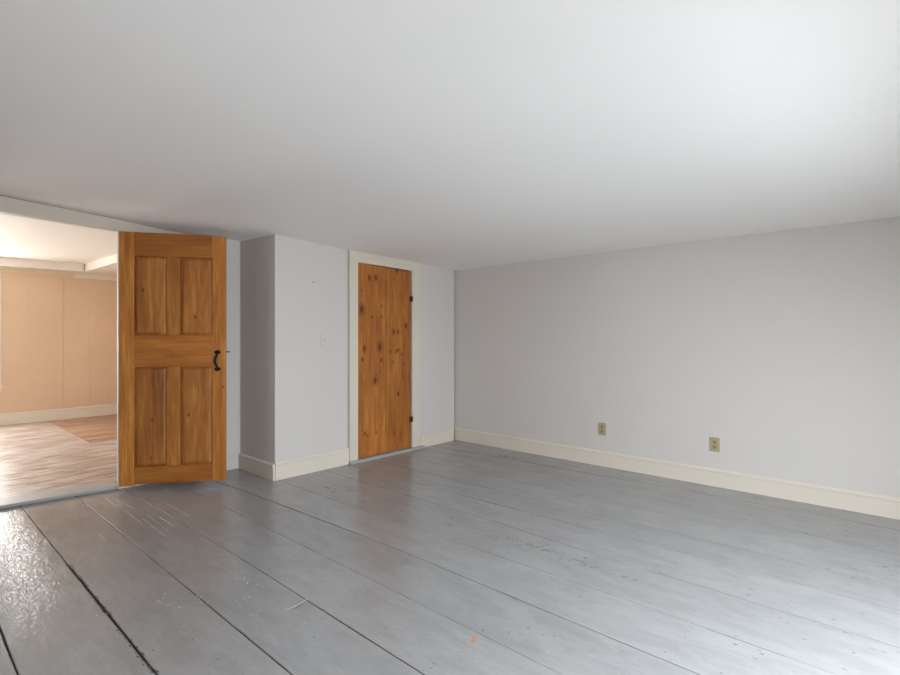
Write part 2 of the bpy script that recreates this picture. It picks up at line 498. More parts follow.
SEAMS = [  # (list of (Y, X)), then gap width, extra wide stretch (y0, y1, width)
    ([(5, -0.94), (-2, -0.94)], 0.003, None),
    ([(5, -0.64), (-2, -0.64)], 0.003, None),
    ([(5, -0.33), (-2, -0.33)], 0.003, None),
    ([(5, 0.005), (-2, 0.0)], 0.003, None),
    ([(5, 0.300), (2.7, 0.303), (-2, 0.315)], 0.005, None),
    ([(5, 0.618), (4.6, 0.620), (1.95, 0.632), (-2, 0.64)], 0.0035, (1.9, 3.35, 0.010)),
    ([(5, 0.938), (4.5, 0.940), (1.8, 0.950), (-2, 0.955)], 0.003, (1.5, 2.7, 0.0042)),
    ([(5, 1.225), (4.45, 1.240), (2.65, 1.268), (1.24, 1.262), (-2, 1.26)], 0.0018, (1.2, 1.95, 0.0032)),
    ([(5, 1.565), (1.9, 1.585), (-2, 1.585)], 0.0018, None),
    ([(5, 1.76), (4.34, 1.785), (3.84, 1.84), (2.23, 1.908), (-2, 1.912)], 0.0035, (2.35, 4.2, 0.0075)),
    ([(5, 2.16), (3.77, 2.172), (2.97, 2.175), (1.04, 2.232), (-2, 2.235)], 0.0018, (0.1, 0.7, 0.0035)),
    ([(5, 2.62), (1.87, 2.615), (1.56, 2.60), (-2, 2.58)], 0.0032, None),
    ([(5, 2.86), (2.22, 2.895), (0.83, 2.935), (-2, 2.95)], 0.0035, (1.2, 2.3, 0.0055)),
    ([(5, 3.18), (3.26, 3.165), (2.12, 3.17), (1.37, 3.20), (-2, 3.22)], 0.0042, None),
    ([(5, 3.44), (3.43, 3.452), (3.06, 3.49), (-2, 3.50)], 0.0040, None),
    ([(5, 3.84), (2.16, 3.83), (1.17, 3.76), (0.5, 3.73), (-0.06, 3.68), (-2, 3.64)], 0.0045, (0.0, 1.0, 0.006)),
    ([(5, 3.98), (3.71, 4.00), (2.61, 4.085), (1.86, 4.10), (1.08, 4.16), (-2, 4.18)], 0.0065, (1.4, 3.5, 0.010)),
]
def seam_x(seam, y):
    pts = seam[0]
    for (ya, xa_), (yb, xb_) in zip(pts, pts[1:]):
        if yb <= y <= ya:
            return xb_ + (xa_ - xb_) * (y - yb) / (ya - yb)
    return pts[0][1] if y > pts[0][0] else pts[-1][1]
def seam_w(seam, y, rnd):
    w = seam[1]
    if seam[2]:
        y0, y1, ww = seam[2]
        k = min(max(min(y - y0, y1 - y) / 0.25, 0), 1)
        w = w + (ww - w) * k
    return w * (0.75 + 0.6 * rnd.random())
NSEG = 64
M['edge'] = mat('bare_board_edge', (0.12, 0.085, 0.065), 0.9, 0.1)
def edge_line(seam, side, seed):
    r = random.Random(seed)
    out = []
    for k in range(NSEG + 1):
        y = YB + (YEND - YB) * k / NSEG
        w = seam_w(seam, y, r)
        rag = (r.random() - 0.5) * (0.0012 + (0.006 if (seam[2] and seam[2][2] > 0.01 and seam[2][0] < y < seam[2][1]) else 0))
        out.append((seam_x(seam, y) + side * w / 2 + rag, y))
    return out
YEND = 4.84
def plank(left, right, name='floorboard'):
    bm = new()
    rows = []
    n = len(left)
    for k in range(n):
        (xl, y), (xr, _) = left[k], right[k]
        c = 0.0024 if right[k][0] < 1.45 or left[k][0] < 1.0 else 0.0008
        rows.append([bm.verts.new((x, y, z)) for x, z in ((xl, -0.020), (xl, -c), (xl + c * 1.2, 0.0), (xr - c * 1.2, 0.0), (xr, -c), (xr, -0.020))])
    for a, b in zip(rows, rows[1:]):
        for k in range(6):
            f_ = bm.faces.new((a[k], b[k], b[(k + 1) % 6], a[(k + 1) % 6]))
            if k in (0, 4, 5): f_.material_index = 1      # bare, dirty board edges
    bm.faces.new(rows[0]); bm.faces.new(rows[-1][::-1])
    o = obj(name, bm, M['floor'], floor)
    o.data.materials.append(M['edge'])
    return o
ALL = [([(5, XL), (-2, XL)], 0.0, None)] + SEAMS + [([(5, XR + 0.02), (-2, XR + 0.02)], 0.0, None)]
for i in range(len(ALL) - 1):
    plank(edge_line(ALL[i], 1, i * 2), edge_line(ALL[i + 1], -1, i * 2 + 1))

# nail heads, knocks and scuffs in the paint
M['knock'] = mat('dark_bare_knock', (0.10, 0.09, 0.08), 0.7, 0.2)
M['crumb'] = mat('brown_seam_crumbs', (0.20, 0.10, 0.06), 0.9, 0.1)
M['bare'] = mat('bare_orange_wood', (0.45, 0.20, 0.09), 0.6, 0.3)
M['chip_and_crack_light'] = mat('pale_chip_and_crack_light', (0.50, 0.51, 0.51), 0.4, 0.4)
def blob(bm, x, y, rx, ry, z0=-0.001, z1=0.0006, seg=7):
    ang = random.random() * 6.28
    b = [(x + rx * math.cos(ang + 2 * math.pi * k / seg) * random.uniform(.6, 1.2), y + ry * math.sin(ang + 2 * math.pi * k / seg) * random.uniform(.6, 1.2)) for k in range(seg)]
    lo = [bm.verts.new((p[0], p[1], z0)) for p in b]; hi = [bm.verts.new((p[0], p[1], z1)) for p in b]
    bm.faces.new(hi); bm.faces.new(lo[::-1])
    for k in range(seg): bm.faces.new((lo[k], lo[(k + 1) % seg], hi[(k + 1) % seg], hi[k]))
SP = [(2.81, 2.18, 2.0), (2.95, 2.12, 1.5), (2.48, 2.17, 3.0), (2.37, 2.1, 2.0), (2.88, 2.1, 2.0), (3.16, 2.13, 1.5), (3.05, 2.11, 1.5), (2.19, 2.12, 1.5), (2.82, 2.23, 3.0), (2.75, 2.18, 2.0), (2.88, 2.89, 2.5), (3.76, 3.3, 1.5), (4.15, 2.88, 6.0), (4.17, 2.8, 4.0), (4.24, 2.27, 3.0), (3.75, 2.11, 2.5), (3.19, 2.11, 2.0), (3.22, 1.99, 1.5), (2.68, 1.6, 1.5), (2.8, 1.45, 1.0), (2.72, 1.44, 1.2), (1.92, 2.9, 1.5), (1.85, 2.88, 1.0), (2.32, 3.34, 4.0), (2.34, 3.28, 3.0), (2.39, 3.17, 3.0), (2.29, 2.87, 1.5), (2.14, 2.88, 1.5), (1.41, 2.08, 1.5), (1.31, 2.1, 1.0), (1.22, 2.11, 1.0), (1.62, 2.83, 1.0), (1.52, 2.9, 1.0), (1.54, 2.1, 1.2), (2.12, 1.06, 2.0), (2.2, 1.26, 1.5), (1.61, 1.24, 2.0), (1.67, 1.15, 2.0), (1.75, 1.11, 2.0), (1.77, 1.0, 2.0), (1.96, 0.63, 2.0), (2.11, 0.6, 1.5), (1.97, 0.44, 2.0), (2.65, 0.48, 2.5), (2.72, 0.48, 2.5), (2.25, 0.45, 2.0), (2.19, 0.44, 3.0), (2.19, 0.35, 2.5), (2.21, 0.36, 1.5), (2.41, 0.24, 2.0), (2.43, 0.09, 2.0), (3.67, 1.13, 2.0), (4.37, 0.21, 2.0), (4.31, 0.14, 1.5), (3.73, 0.36, 2.0), (3.28, 0.5, 2.0), (3.45, 0.0, 3.0), (3.19, 0.12, 2.0), (2.66, 0.47, 1.0), (2.78, 0.66, 1.5), (2.72, 0.71, 1.5), (0.8, 2.16, 2.0), (0.61, 2.69, 1.0), (0.66, 2.92, 1.5), (0.67, 2.11, 2.0), (0.92, 2.09, 2.0), (1.28, 2.9, 1.5), (0.33, 2.92, 1.5), (0.35, 2.57, 1.2), (0.43, 3.05, 2.0), (1.3, 1.24, 2.0)]
bm = new()
for x, y, r in SP:
    d = math.hypot(x, y)
    s = r * d * 0.0011
    blob(bm, x, y, s * 0.5, s * 1.3)
rr = random.Random(3)
def scatter(x, y, sx, sy, n, s):
    for _ in range(n):
        blob(bm, rr.gauss(x, sx), rr.gauss(y, sy), s * rr.uniform(.3, 1), s * rr.uniform(1.0, 4))
scatter(2.460, 1.46, 0.028, 0.12, 60, 0.0030)
scatter(2.44, 1.10, 0.012, 0.12, 16, 0.0040)
scatter(2.38, 1.90, 0.030, 0.25, 16, 0.0028)
scatter(2.35, 3.2, 0.05, 0.12, 5, 0.006)
scatter(2.42, 2.75, 0.06, 0.22, 10, 0.004)
scatter(3.9, 0.25, 0.12, 0.3, 12, 0.004)
scatter(3.35, 0.35, 0.10, 0.3, 14, 0.004)
scatter(2.6, 0.25, 0.14, 0.25, 12, 0.003)
scatter(4.14, 2.86, 0.02, 0.10, 12, 0.009)
scatter(4.20, 1.73, 0.012, 0.07, 6, 0.008)
for _ in range(90):      # splintered edge of the widest seam
    y_ = rr.uniform(1.95, 3.25); x_ = 0.628 + rr.choice((-1, 1)) * rr.uniform(0.003, 0.011)
    blob(bm, x_, y_, rr.uniform(.001, .004), rr.uniform(.004, .016))
obj('worn_spots', bm, M['knock'], floor, kind='stuff')
bm = new()
for _ in range(120):     # crumbs of old filler lying in the seam
    y_ = rr.uniform(1.9, 3.3)
    blob(bm, 0.628 + rr.uniform(-.004, .004), y_, rr.uniform(.001, .003), rr.uniform(.002, .008), z0=-0.016, z1=rr.uniform(-.007, -.001))
obj('seam_crumbs', bm, M['crumb'], floor, kind='stuff')
bm = new()
blob(bm, 1.667, 3.51, 0.016, 0.028, z1=0.0008); blob(bm, 1.536, 1.226, 0.011, 0.014, z1=0.0008, seg=9); blob(bm, 1.552, 1.236, 0.008, 0.008, z1=0.0007); blob(bm, 1.522, 1.222, 0.006, 0.008, z1=0.0007)
obj('bare_wood_spots', bm, M['bare'], floor, kind='stuff')
bm = new()
scatter_c = [(0.62, 2.6), (0.95, 2.35), (1.05, 2.15), (0.83, 2.42), (1.18, 2.35), (1.20, 2.5)]
for x, y in scatter_c:
    for _ in range(7): blob(bm, rr.gauss(x, .025), rr.gauss(y, .07), 0.0015 + rr.random() * .002, 0.002 + rr.random() * .006, z1=0.0005)
obj('pale_chips', bm, M['chip_and_crack_light'], floor, kind='stuff')
bm = new()
for (xa_, ya_), (xb_, yb_), w_ in (((1.075, 4.50), (1.070, 4.10), .0016), ((1.085, 4.0), (1.08, 3.6), .0012), ((1.155, 3.75), (1.150, 3.35), .0010), ((1.20, 3.65), (1.20, 3.40), .0016),
                              ((1.11, 3.70), (1.105, 3.25), .0009), ((0.85, 3.62), (0.85, 3.48), .0016), ((0.42, 3.10), (0.43, 2.75), .0012), ((1.33, 3.9), (1.34, 3.5), .0010), ((1.12, 4.25), (1.14, 3.95), .0012)):
    n_ = 5
    lo = []; hi = []
    for k in range(n_ + 1):
        a_ = k / n_
        x_ = xa_ + (xb_ - xa_) * a_ + rr.uniform(-.002, .002); y_ = ya_ + (yb_ - ya_) * a_
        wk = w_ * (0.2 + math.sin(math.pi * a_))
        lo.append((bm.verts.new((x_ - wk, y_, -.0005)), bm.verts.new((x_ + wk, y_, -.0005)))); hi.append(bm.verts.new((x_, y_, .0014)))
    for k in range(n_):
        bm.faces.new((lo[k][0], lo[k + 1][0], hi[k + 1], hi[k])); bm.faces.new((lo[k][1], hi[k], hi[k + 1], lo[k + 1][1]))
obj('lifted_cracks_lit', bm, M['chip_and_crack_light'], floor, kind='stuff')  # raised cracks; the pale colour paints in the light they catch
bm = new()   # a curled flake of paint lifting off the floor
pts = [(1.150, 1.985), (1.185, 1.978), (1.225, 1.980), (1.268, 1.990)]
L0 = [bm.verts.new((x - 0.001 * s, y + 0.012 * s, 0.0008)) for (x, y), s in zip(pts, (0.3, 1, 1, 0.2))]
L1 = [bm.verts.new((x + 0.001 * s, y - 0.012 * s, z)) for (x, y), s, z in zip(pts, (0.3, 1, 1, 0.2), (0.001, 0.006, 0.008, 0.001))]
for k in range(3): bm.faces.new((L0[k], L0[k + 1], L1[k + 1], L1[k]))
ex = bmesh.ops.extrude_face_region(bm, geom=list(bm.faces))
for v in [g for g in ex['geom'] if isinstance(g, bmesh.types.BMVert)]: v.co.z += 0.0012
o = obj('paint_flake', bm, M['chip_and_crack_light'], floor); o['label'] = 'small white flake of paint peeling off the grey boards'

# ------------------------------------------------------------ baseboards
def baseboard(name, p, q, h, thick=0.016, parent=None, m=None):
    """p -> q with the room on the left of the direction; moulded top edge"""
    p, q = Vector(p), Vector(q)
    n = Vector((-(q - p).y, (q - p).x)).normalized()
    prof = [(0, 0.0), (thick, 0.0), (thick, h - 0.026), (thick + 0.004, h - 0.020), (thick + 0.003, h - 0.010), (thick * 0.45, h), (0, h)]
    bm = new()
    rings = [[bm.verts.new((a.x + n.x * d, a.y + n.y * d, z)) for d, z in prof] for a in (p, q)]
    k = len(prof)
    for i in range(k): bm.faces.new((rings[0][i], rings[0][(i + 1) % k], rings[1][(i + 1) % k], rings[1][i]))
    bm.faces.new(rings[0]); bm.faces.new(rings[1][::-1])
    return struct(name, bm, m or M['trim'], parent)
baseboard('baseboard_right', (XR, YB), (XR, 3.805), 0.140)
baseboard('baseboard_back_right', (CC.x - 0.018, cf(CC.x)), (3.835, cf(3.835)), 0.125)
baseboard('baseboard_back_left', (2.893, cf(2.893)), (CB.x - 0.001, CB.y), 0.150, 0.012)
baseboard('baseboard_nook', (CB.x, CB.y), (KN.x, KN.y), 0.140)
p0 = pw(0.018); p1 = pw(S_R - 0.09)
baseboard('baseboard_doorway', p0, p1, 0.14, 0.010, m=M['wall'])
baseboard('baseboard_left', (XL, 4.80), (XL, YB), 0.14)
baseboard('baseboard_front', (XL, YB), (XR, YB), 0.14)

# ------------------------------------------------------------ closet door and its casing
bm = new(); slab(bm, (2.896, cf(2.896) - 0.018), (2.994, cf(2.994) - 0.018), 0.017, 0.0, (zc(2.9, 3.84) , zc(2.99, 3.83)), 0.002)
struct('trim_1', bm, M['casing'], label='cream casing board left of the closet door')
bm = new(); slab(bm, (3.715, cf(3.715) - 0.010), (3.832, cf(3.832) - 0.010), 0.009, 0.0, zc(3.77, 3.82), 0.002)
struct('trim_2', bm, M['casing'], label='cream casing board right of the closet door')
bm = new(); slab(bm, (2.9945, cf(2.994) - 0.016), (3.7145, cf(3.715) - 0.012), 0.014, (1.936, 1.921), (zc(2.99, 3.83), zc(3.71, 3.82)), 0.0015)
struct('trim_3', bm, M['casing'], label='cream head board over the closet door')
# thin strip coloured as the shadow line in the gap left of the casing
bm = new(); slab(bm, (2.884, cf(2.884) - 0.004), (2.8955, cf(2.8955) - 0.004), 0.003, 0.15, zc(2.89, 3.84), 0)
M['gap_shadow'] = plaster('grey_gap_shadow', (0.40, 0.37, 0.31), 0.8)
struct('trim_4', bm, M['gap_shadow'])

d1 = empty('door_1', (2.994, cf(2.994), 0.0), math.atan2(CC.y - CB.y, CC.x - CB.x))
d1['kind'] = 'structure'; d1['label'] = 'narrow knotty pine closet door of two upright boards'
def lbox(parent, name, m, x0, x1, y0, y1, z0, z1, bevel=0.002, ztop=None):
    bm = new()
    if ztop: hexa(bm, [(x0, y0, z0), (x1, y0, z0), (x1, y1, z0), (x0, y1, z0), (x0, y0, ztop[0]), (x1, y0, ztop[1]), (x1, y1, ztop[1]), (x0, y1, ztop[0])], bevel)
    else: box(bm, x0, x1, y0, y1, z0, z1, bevel)
    return obj(name, bm, m, parent)
lbox(d1, 'board', M['pine_knotty'], 0.004, 0.3645, 0.004, 0.030, 0.030, 1.93, 0.003, (1.930, 1.922))
lbox(d1, 'board', M['pine_knotty'], 0.3700, 0.712, 0.004, 0.030, 0.030, 1.92, 0.003, (1.922, 1.914))
for z in (0.35, 1.60):
    bb = new(); box(bb, 0.02, 0.70, 0.030, 0.052, z, z + 0.11, 0.004)
    obj('batten', bb, M['pine_h'], d1)
bb = new(); box(bb, 0.0, 0.722, 0.055, 0.065, 0.0, 1.96)
obj('closet_darkness_board', bb, M['dirt_and_closet_dark'], d1).name = 'closet_dark_sheet'  # dark sheet put in for the unlit closet behind the door joints
for z in (1.62, 0.328):
    bm = new()
    tube(bm, [(0.714, -0.006, z - 0.032), (0.714, -0.006, z + 0.032)], 0.0075, 10)
    box(bm, 0.690, 0.712, -0.001, 0.004, z - 0.028, z + 0.028, 0.001)
    box(bm, 0.716, 0.728, -0.016, -0.008, z - 0.026, z + 0.026, 0.001)
    h = obj('hinge', bm, M['rust'], d1); h['label'] = 'small dark butt hinge'
# grey sill under the closet door
bm = new(); slab(bm, (2.885, cf(2.885) - 0.052), (3.865, cf(3.865) - 0.052), 0.085, 0.0, 0.026, 0.004)
struct('trim_5', bm, M['sill'], label='grey painted sill board under the closet door')

# ------------------------------------------------------------ doorway: lintel, jambs, sill
bm = new()
# casing across the top, tapering away to the right where the ceiling sags onto it
P = [(0.40, 2.054, 2.054), (0.62, 2.050, 2.105), (0.80, 2.045, 2.130), (0.949, 2.050, 2.149), (1.30, 2.069, 2.177), (1.735, 2.088, 2.210), (2.2, 2.11, 2.232), (3.2, 2.14, 2.26)]
P = [(s, a, zc(*pw(s)) - 0.005) for s, a, b in P]
for (s0, a0, b0), (s1, a1, b1) in zip(P, P[1:]):
    wslab(bm, s0, s1, -0.022, -0.001, (a0, a1), (b0, b1))
bmesh.ops.remove_doubles(bm, verts=bm.verts, dist=0.0005)
struct('trim_6', bm, M['lintel'], label='wide painted head board over the doorway, meeting the sagging ceiling')
bm = new()
wslab(bm, S_R - 0.085, S_R, -0.012, -0.001, 0.0, (2.045, 2.050), 0.001)
struct('trim_7', bm, M['casing'])
bm = new()
wslab(bm, S_L, S_L + 0.11, -0.022, -0.001, 0.0, (2.085, 2.095), 0.001)
struct('trim_8', bm, M['casing'])
bm = new(); wslab(bm, S_R - 0.5, S_L + 0.10, -0.02, 0.20, 0.0, 0.030, 0.004)
bm.free()
bm = new(); wslab(bm, S_R + 0.001, S_L - 0.001, -0.024, 0.205, 0.015, 0.028, 0.003)
wslab(bm, S_R + 0.001, S_L - 0.001, 0.0, 0.205, 0.0, 0.0149)
struct('trim_9', bm, M['sill'], label='worn grey door sill between the grey floor and the varnished floor')

# ------------------------------------------------------------ open six-foot panel door
D0 = Vector((1.185, 4.48)); D1 = Vector((1.801, 4.008))
d2 = empty('door_2', (D0.x, D0.y, 0.0), math.atan2((D1 - D0).y, (D1 - D0).x))
d2['kind'] = 'structure'; d2['label'] = 'open amber pine four-panel door with a black iron handle'
W = 0.776; TH = 0.034
zb, zt = 0.050, 2.030
X = [0, 0.106, 0.338, 0.438, 0.676, W]
Zr = [zb, 0.187, 0.970, 1.222, 1.842, zt]
Bv = 0.0032
lbox(d2, 'stile', M['pine_v'], X[0], X[1], 0, TH, 0.040, zt, Bv, (zt + 0.004, zt + 0.001))
lbox(d2, 'stile', M['pine_v'], X[4], X[5], 0, TH, 0.050, zt, Bv, (zt - 0.004, zt - 0.008))
for z0, z1 in ((Zr[0], Zr[1]), (Zr[2], Zr[3]), (Zr[4], Zr[5])):
    lbox(d2, 'rail', M['pine_h'], X[1], X[4], 0.0006, TH - 0.0006, z0, z1, Bv, (zt, zt - 0.003) if z1 == zt else None)
for z0, z1 in ((Zr[1], Zr[2]), (Zr[3], Zr[4])):
    lbox(d2, 'mullion', M['pine_v'], X[2], X[3], 0.0009, TH - 0.0009, z0, z1, Bv)
    for x0, x1 in ((X[1], X[2]), (X[3], X[4])):
        bm = new()
        # frame moulding (sloping), then sunk margin, then raised field
        y_list = [(0.000, 0.001), (0.0006, 0.017), (0.0032, 0.017), (0.0036, 0.0145), (0.022, 0.0050), (0.0230, 0.0036), (0.026, 0.0036)]
        rings = []
        for ins, y in y_list:
            rings.append([bm.verts.new((a, y, b)) for a, b in ((x0 + ins, z0 + ins), (x1 - ins, z0 + ins), (x1 - ins, z1 - ins), (x0 + ins, z1 - ins))])
        for r0, r1 in zip(rings, rings[1:]):
            for k in range(4): bm.faces.new((r0[k], r0[(k + 1) % 4], r1[(k + 1) % 4], r1[k]))
        bm.faces.new(rings[-1])
        back = [bm.verts.new((a, TH - 0.012, b)) for a, b in ((x0, z0), (x1, z0), (x1, z1), (x0, z1))]
        for k in range(4): bm.faces.new((rings[0][k], back[k], back[(k + 1) % 4], rings[0][(k + 1) % 4]))
        bm.faces.new(back[::-1])
        obj('panel', bm, M['pine_panel'], d2)
# black iron latch handle
hx, hz0, hz1 = 0.7165, 0.955, 1.080
bm = new()
arc = []
for k in range(13):
    a = k / 12
    arc.append((hx - 0.008 + 0.008 * math.cos(math.pi * (a * 2 - 1)) * -1, -0.006 - 0.013 * math.sin(math.pi * a) ** 0.6, hz0 + (hz1 - hz0) * a))
tube(bm, arc, [0.0062 + 0.0035 * math.sin(math.pi * k / 12) for k in range(13)], 10)
hd = obj('handle', bm, M['black'], d2, smooth=True); hd['label'] = 'black iron pull handle'
for z, s in ((hz0 - 0.004, -1), (hz1 + 0.004, 1)):
    bm = new()
    n = 16
    prof = []
    for k in range(n):
        a = 2 * math.pi * k / n
        r = 0.022 * (1 + 0.18 * math.cos(2 * a))
        prof.append((hx + r * math.cos(a), z + 0.016 * math.sin(a) * (1.15 if math.sin(a) * s > 0 else 0.85)))
    f0 = [bm.verts.new((x, -0.0045, zz)) for x, zz in prof]; f1 = [bm.verts.new((x, 0.0, zz)) for x, zz in prof]
    cc = [bm.verts.new((hx + (x - hx) * .55, -0.0075, z + (zz - z) * .55)) for x, zz in prof]
    for k in range(n):
        bm.faces.new((f0[k], f0[(k + 1) % n], f1[(k + 1) % n], f1[k])); bm.faces.new((cc[k], cc[(k + 1) % n], f0[(k + 1) % n], f0[k]))
    bm.faces.new(cc); bm.faces.new(f1[::-1])
    obj('handle_plate', bm, M['black'], hd, smooth=False)
bm = new()
tube(bm, [(W - 0.02, TH + 0.006, 1.087), (W + 0.012, TH + 0.006, 1.087), (W + 0.020, TH + 0.004, 1.086)], [0.004, 0.005, 0.006], 8)
box(bm, W - 0.06, W - 0.005, TH, TH + 0.006, 1.06, 1.11, 0.001)
o = obj('latch_tongue', bm, M['black'], d2); o['label'] = 'black latch tongue sticking out past the door edge'
for z in (0.35, 1.75):
    bm = new(); tube(bm, [(0.003, TH + 0.006, z - 0.04), (0.003, TH + 0.006, z + 0.04)], 0.006, 8)
    box(bm, 0.0, 0.03, TH, TH + 0.003, z - 0.04, z + 0.04)
    obj('hinge', bm, M['rust'], d2)

# ------------------------------------------------------------ outlets, light switch, nail
def outlet(y, z, label):
    o = empty('wall_outlet', (XR, y, z), -math.pi / 2)     # local x along -Y(world), local -y out of the wall ... set below
    o.rotation_euler = (0, 0, math.radians(-90))
    # local x -> world -Y, local y -> world +X (into the wall)
    tag(o, label, 'outlet', 'ivory outlets low on the right wall')
    bm = new(); box(bm, -0.036, 0.036, -0.007, 0.0, -0.058, 0.058, 0.0025)
    obj('cover_plate', bm, M['ivory'], o)
    for dz in (0.020, -0.020):
        bm = new()
        n = 16
        ring = []
        for k in range(n):
            a = 2 * math.pi * k / n
            ring.append((0.0165 * math.cos(a), max(-0.0135, min(0.0135, 0.0165 * math.sin(a))) + dz))
        a0 = [bm.verts.new((x, -0.0095, zz)) for x, zz in ring]; a1 = [bm.verts.new((x, -0.006, zz)) for x, zz in ring]
        bm.faces.new(a0); bm.faces.new(a1[::-1])
        for k in range(n): bm.faces.new((a0[k], a1[k], a1[(k + 1) % n], a0[(k + 1) % n]))
        s = obj('socket', bm, M['ivory_dark'], o)
        bm = new()
        for dx in (-0.0065, 0.0065): box(bm, dx - 0.0012, dx + 0.0012, -0.0099, -0.0090, dz - 0.001, dz + 0.008)
        box(bm, -0.0025, 0.0025, -0.0099, -0.0090, dz - 0.010, dz - 0.005)
        obj('slot', bm, M['slot'], s)
    bm = new(); tube(bm, [(0, -0.0065, 0), (0, -0.0088, 0)], 0.003, 8)
    obj('screw', bm, M['ivory_dark'], o)
    return o
outlet(1.99, 0.347, 'ivory double outlet on the right wall, nearer the far corner')
outlet(1.035, 0.338, 'ivory double outlet on the right wall, farther from the corner')

sw = empty('light_switch', (2.625, cf(2.625), 1.182), math.atan2(CC.y - CB.y, CC.x - CB.x))
tag(sw, 'white light switch on the closet wall left of the pine door', 'light switch')
bm = new(); box(bm, -0.035, 0.035, -0.007, 0, -0.057, 0.057, 0.0025); obj('cover_plate', bm, M['white_plastic'], sw)
bm = new(); box(bm, -0.006, 0.006, -0.0085, -0.006, -0.012, 0.012, 0.0008); bx = obj('toggle_surround', bm, M['white_plastic'], sw)
bm = new(); hexa(bm, [(-0.004, -0.020, -0.010), (0.004, -0.020, -0.010), (0.004, -0.008, -0.006), (-0.004, -0.008, -0.006), (-0.004, -0.019, -0.004), (0.004, -0.019, -0.004), (0.004, -0.008, 0.006), (-0.004, -0.008, 0.006)], 0.0008)
obj('toggle', bm, M['white_plastic'], sw)
bm = new()
bm.free()
for z in (-0.03, 0.03):
    bm = new(); tube(bm, [(0, -0.0065, z), (0, -0.0082, z)], 0.0028, 8)
    obj('screw', bm, M['white_plastic'], sw)

nl = new(); yy = cf(2.511)
tube(nl, [(2.511, yy + 0.003, 1.70), (2.511, yy - 0.012, 1.703), (2.511, yy - 0.013, 1.703)], [0.0025, 0.0025, 0.006], 8)
tag(obj('nail', nl, M['rust']), 'small dark nail in the closet wall above the light switch', 'nail')

# ------------------------------------------------------------ second room
bm = new(); box(bm, XL - 0.2, X2R + 0.1, 4.50, Y2 + 0.15, -0.10, -0.004)
# keep it clear of the first room's boards
bm.free()
bm = new()
hexa(bm, [(XL - T, 4.895, -0.10), (2.7, 4.47, -0.10), (2.7, Y2 + 0.1, -0.10), (XL - T, Y2 + 0.1, -0.10),
          (XL - T, 4.895, -0.002), (2.7, 4.47, -0.002), (2.7, Y2 + 0.1, -0.002), (XL - T, Y2 + 0.1, -0.002)])
floor2 = struct('floor_second_room', bm, M['dirt_and_closet_dark'], label='worn varnished wooden floor seen through the doorway')
def board2(x0, x1, y0, y1, m):
    bm = new()
    box(bm, x0, x1, y0, y1, -0.002, 0.020, 0.0025)
    return obj('floorboard', bm, m, floor2)
r2 = random.Random(11)
def ywall(x): return KN.y + 0.052 + (KN.x - x) * 0.1138
# first row follows the slanted partition, behind the sill
y = 5.06
bm = new()
hexa(bm, [(XL, ywall(XL) + 0.005, -0.002), (pw(S_L).x - 0.02, ywall(pw(S_L).x) + 0.005, -0.002), (pw(S_L).x - 0.02, 5.055, -0.002), (XL, 5.055, -0.002),
          (XL, ywall(XL) + 0.005, 0.02), (pw(S_L).x - 0.02, ywall(pw(S_L).x) + 0.005, 0.02), (pw(S_L).x - 0.02, 5.055, 0.02), (XL, 5.055, 0.02)])
obj('floorboard', bm, M['boards2'], floor2)
a = pw(S_L, 0.208); b = pw(S_R - 0.0, 0.208); bx0 = a.x - 0.005; bx1 = b.x
bm = new()
hexa(bm, [(bx0, a.y, -0.002), (bx1, b.y, -0.002), (bx1, 5.055, -0.002), (bx0, 5.055, -0.002), (bx0, a.y, 0.02), (bx1, b.y, 0.02), (bx1, 5.055, 0.02), (bx0, 5.055, 0.02)], 0.002)
obj('floorboard', bm, M['boards2'], floor2)
bm = new()
hexa(bm, [(bx1 + 0.004, ywall(bx1) + 0.005, -0.002), (2.65, ywall(2.65) + 0.005, -0.002), (2.65, 5.055, -0.002), (bx1 + 0.004, 5.055, -0.002),
          (bx1 + 0.004, ywall(bx1) + 0.005, 0.02), (2.65, ywall(2.65) + 0.005, 0.02), (2.65, 5.055, 0.02), (bx1 + 0.004, 5.055, 0.02)], 0.002)
obj('floorboard', bm, M['boards2'], floor2)
while y < Y2 - 0.02:
    w = r2.uniform(0.16, 0.24)
    y1 = min(y + w, Y2)
    if Y2 - y1 < 0.06: y1 = Y2
    j = 1.4975
    if y > 6.6:
        board2(XL, j - 0.002, y, y1 - 0.006, M['boards2']); board2(j + 0.002, 2.65, y, y1 - 0.006, M['boards2_amber'])
    else:
        board2(XL, 2.65, y, y1 - 0.006, M['boards2'])
    y = y1

# back wall with the window at its left end
bwx0, bwx1, bwz0, bwz1 = 0.10, 0.915, 0.56, 2.00
bm = new()
for x0, x1, z0, z1 in ((XL - T, bwx0, -0.1, 2.4), (bwx1, 2.8, -0.1, 2.4), (bwx0, bwx1, -0.1, bwz0), (bwx0, bwx1, bwz1, 2.4)):
    box(bm, x0, x1, Y2, Y2 + 0.16, z0, z1)
wall2 = struct('wall_far', bm, M['trim2'], label='tan papered far wall of the second room')
